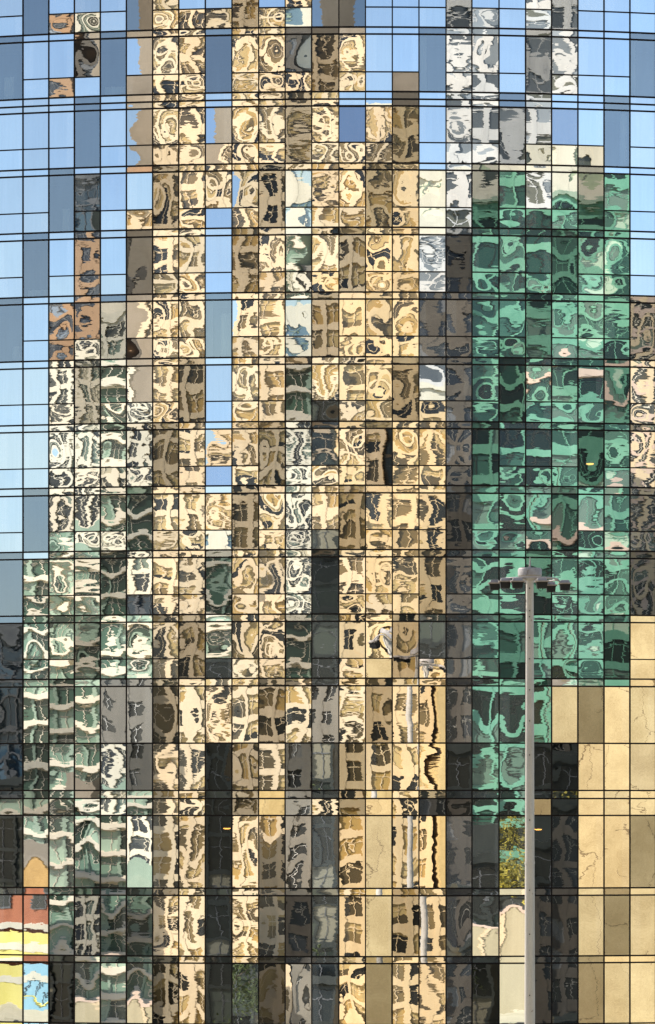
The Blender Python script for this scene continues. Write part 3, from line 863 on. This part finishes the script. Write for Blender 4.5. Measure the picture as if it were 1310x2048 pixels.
mb = MB(); mb.tube([(LX+0.0, LY, lz(1136)), (LX+0.01, LY, lz(1126)), (LX+0.01, LY, lz(1114))], [0.045, 0.035, 0.012], 8); mb.build('rod', m_head, lamp, smooth=True)
mb = MB(); mb.tube([(LX-0.16, LY-0.49, lz(1153)), (LX-0.1, LY-0.49, lz(1142)), (LX-0.02, LY-0.2, lz(1131))], 0.02, 6); mb.build('strap', m_rust, lamp)
ring = MB(); RR = 1.12
pr = [(LX+RR*math.cos(2*math.pi*k/36), LY+RR*math.sin(2*math.pi*k/36), lz(1159)) for k in range(37)]
ring.tube(pr, 0.035, 8)
for k in range(4):
    a = math.pi/4+k*math.pi/2
    ring.tube([(LX+0.1*math.cos(a), LY+0.1*math.sin(a), lz(1159)), (LX+RR*math.cos(a), LY+RR*math.sin(a), lz(1159))], 0.03, 8)
ring.build('ring', m_head, lamp, smooth=True)
mb = MB(); mb.tube([(LX, LY, lz(1160)), (LX, LY, lz(1155))], 0.24, 16); mb.build('collar', m_galv, lamp)
mb = MB(); cx0 = LX+0.34
mb.tube([(cx0-0.1+0.0, LY-1.3, lz(1176)), (cx0-0.08, LY-1.3, lz(1183)), (cx0, LY-1.3, lz(1187)), (cx0+0.08, LY-1.3, lz(1184)), (cx0+0.1, LY-1.3, lz(1176))], 0.014, 6); mb.build('cable', m_visor, lamp)
HEADS = [(-1.37, 0.55, 1180, 0.42), (-1.02, -0.75, 1176.5, 0.44), (-0.57, -1.25, 1176.5, 0.46), (0.38, -1.35, 1176.5, 0.46), (0.93, 1.15, 1184, 0.40), (1.37, -0.35, 1180.5, 0.44)]
for (dx, dy, rb, wd) in HEADS:
    x, y = LX+dx, LY+dy
    k = (D+y)/(D+LY)
    zb = ZC + (HOR-rb)*MP*(D+y)/D
    fl = empty('floodlight', (dx, dy, zb)); fl.parent = lamp
    h = 0.235; w2 = wd/2*0.95
    mb = MB(); mb.hexa([(x-w2*0.86, y-w2*0.86, zb), (x+w2*0.86, y-w2*0.86, zb), (x+w2*0.86, y+w2*0.86, zb), (x-w2*0.86, y+w2*0.86, zb),
                        (x-w2, y-w2, zb+h), (x+w2, y-w2, zb+h), (x+w2, y+w2, zb+h), (x-w2, y+w2, zb+h)])
    mb.build('visor', m_visor, fl)
    mb = MB(); mb.box(x-w2-0.05, x+w2+0.05, y-w2-0.05, y+w2+0.05, zb+h+0.002, zb+h+0.055); mb.build('rim', m_rust, fl, bevel=0.012)
    mb = MB(); mb.hexa([(x-w2*0.95, y-w2*0.8, zb+h+0.057), (x+w2*0.95, y-w2*0.8, zb+h+0.057), (x+w2*0.95, y+w2*0.8, zb+h+0.057), (x-w2*0.95, y+w2*0.8, zb+h+0.057),
                        (x-w2*0.8, y-w2*0.55, zb+h+0.17), (x+w2*0.8, y-w2*0.55, zb+h+0.17), (x+w2*0.8, y+w2*0.55, zb+h+0.17), (x-w2*0.8, y+w2*0.55, zb+h+0.17)])
    mb.build('housing', m_head, fl, bevel=0.025, smooth=True)
    L = math.hypot(dx, dy); ux, uy = dx/L, dy/L
    mb = MB(); mb.tube([(LX+ux*RR*0.9, LY+uy*RR*0.9, lz(1159)), (x-ux*w2*0.6, y-uy*w2*0.6, zb+h+0.08)], 0.035, 8); mb.build('bracket', m_head, fl)
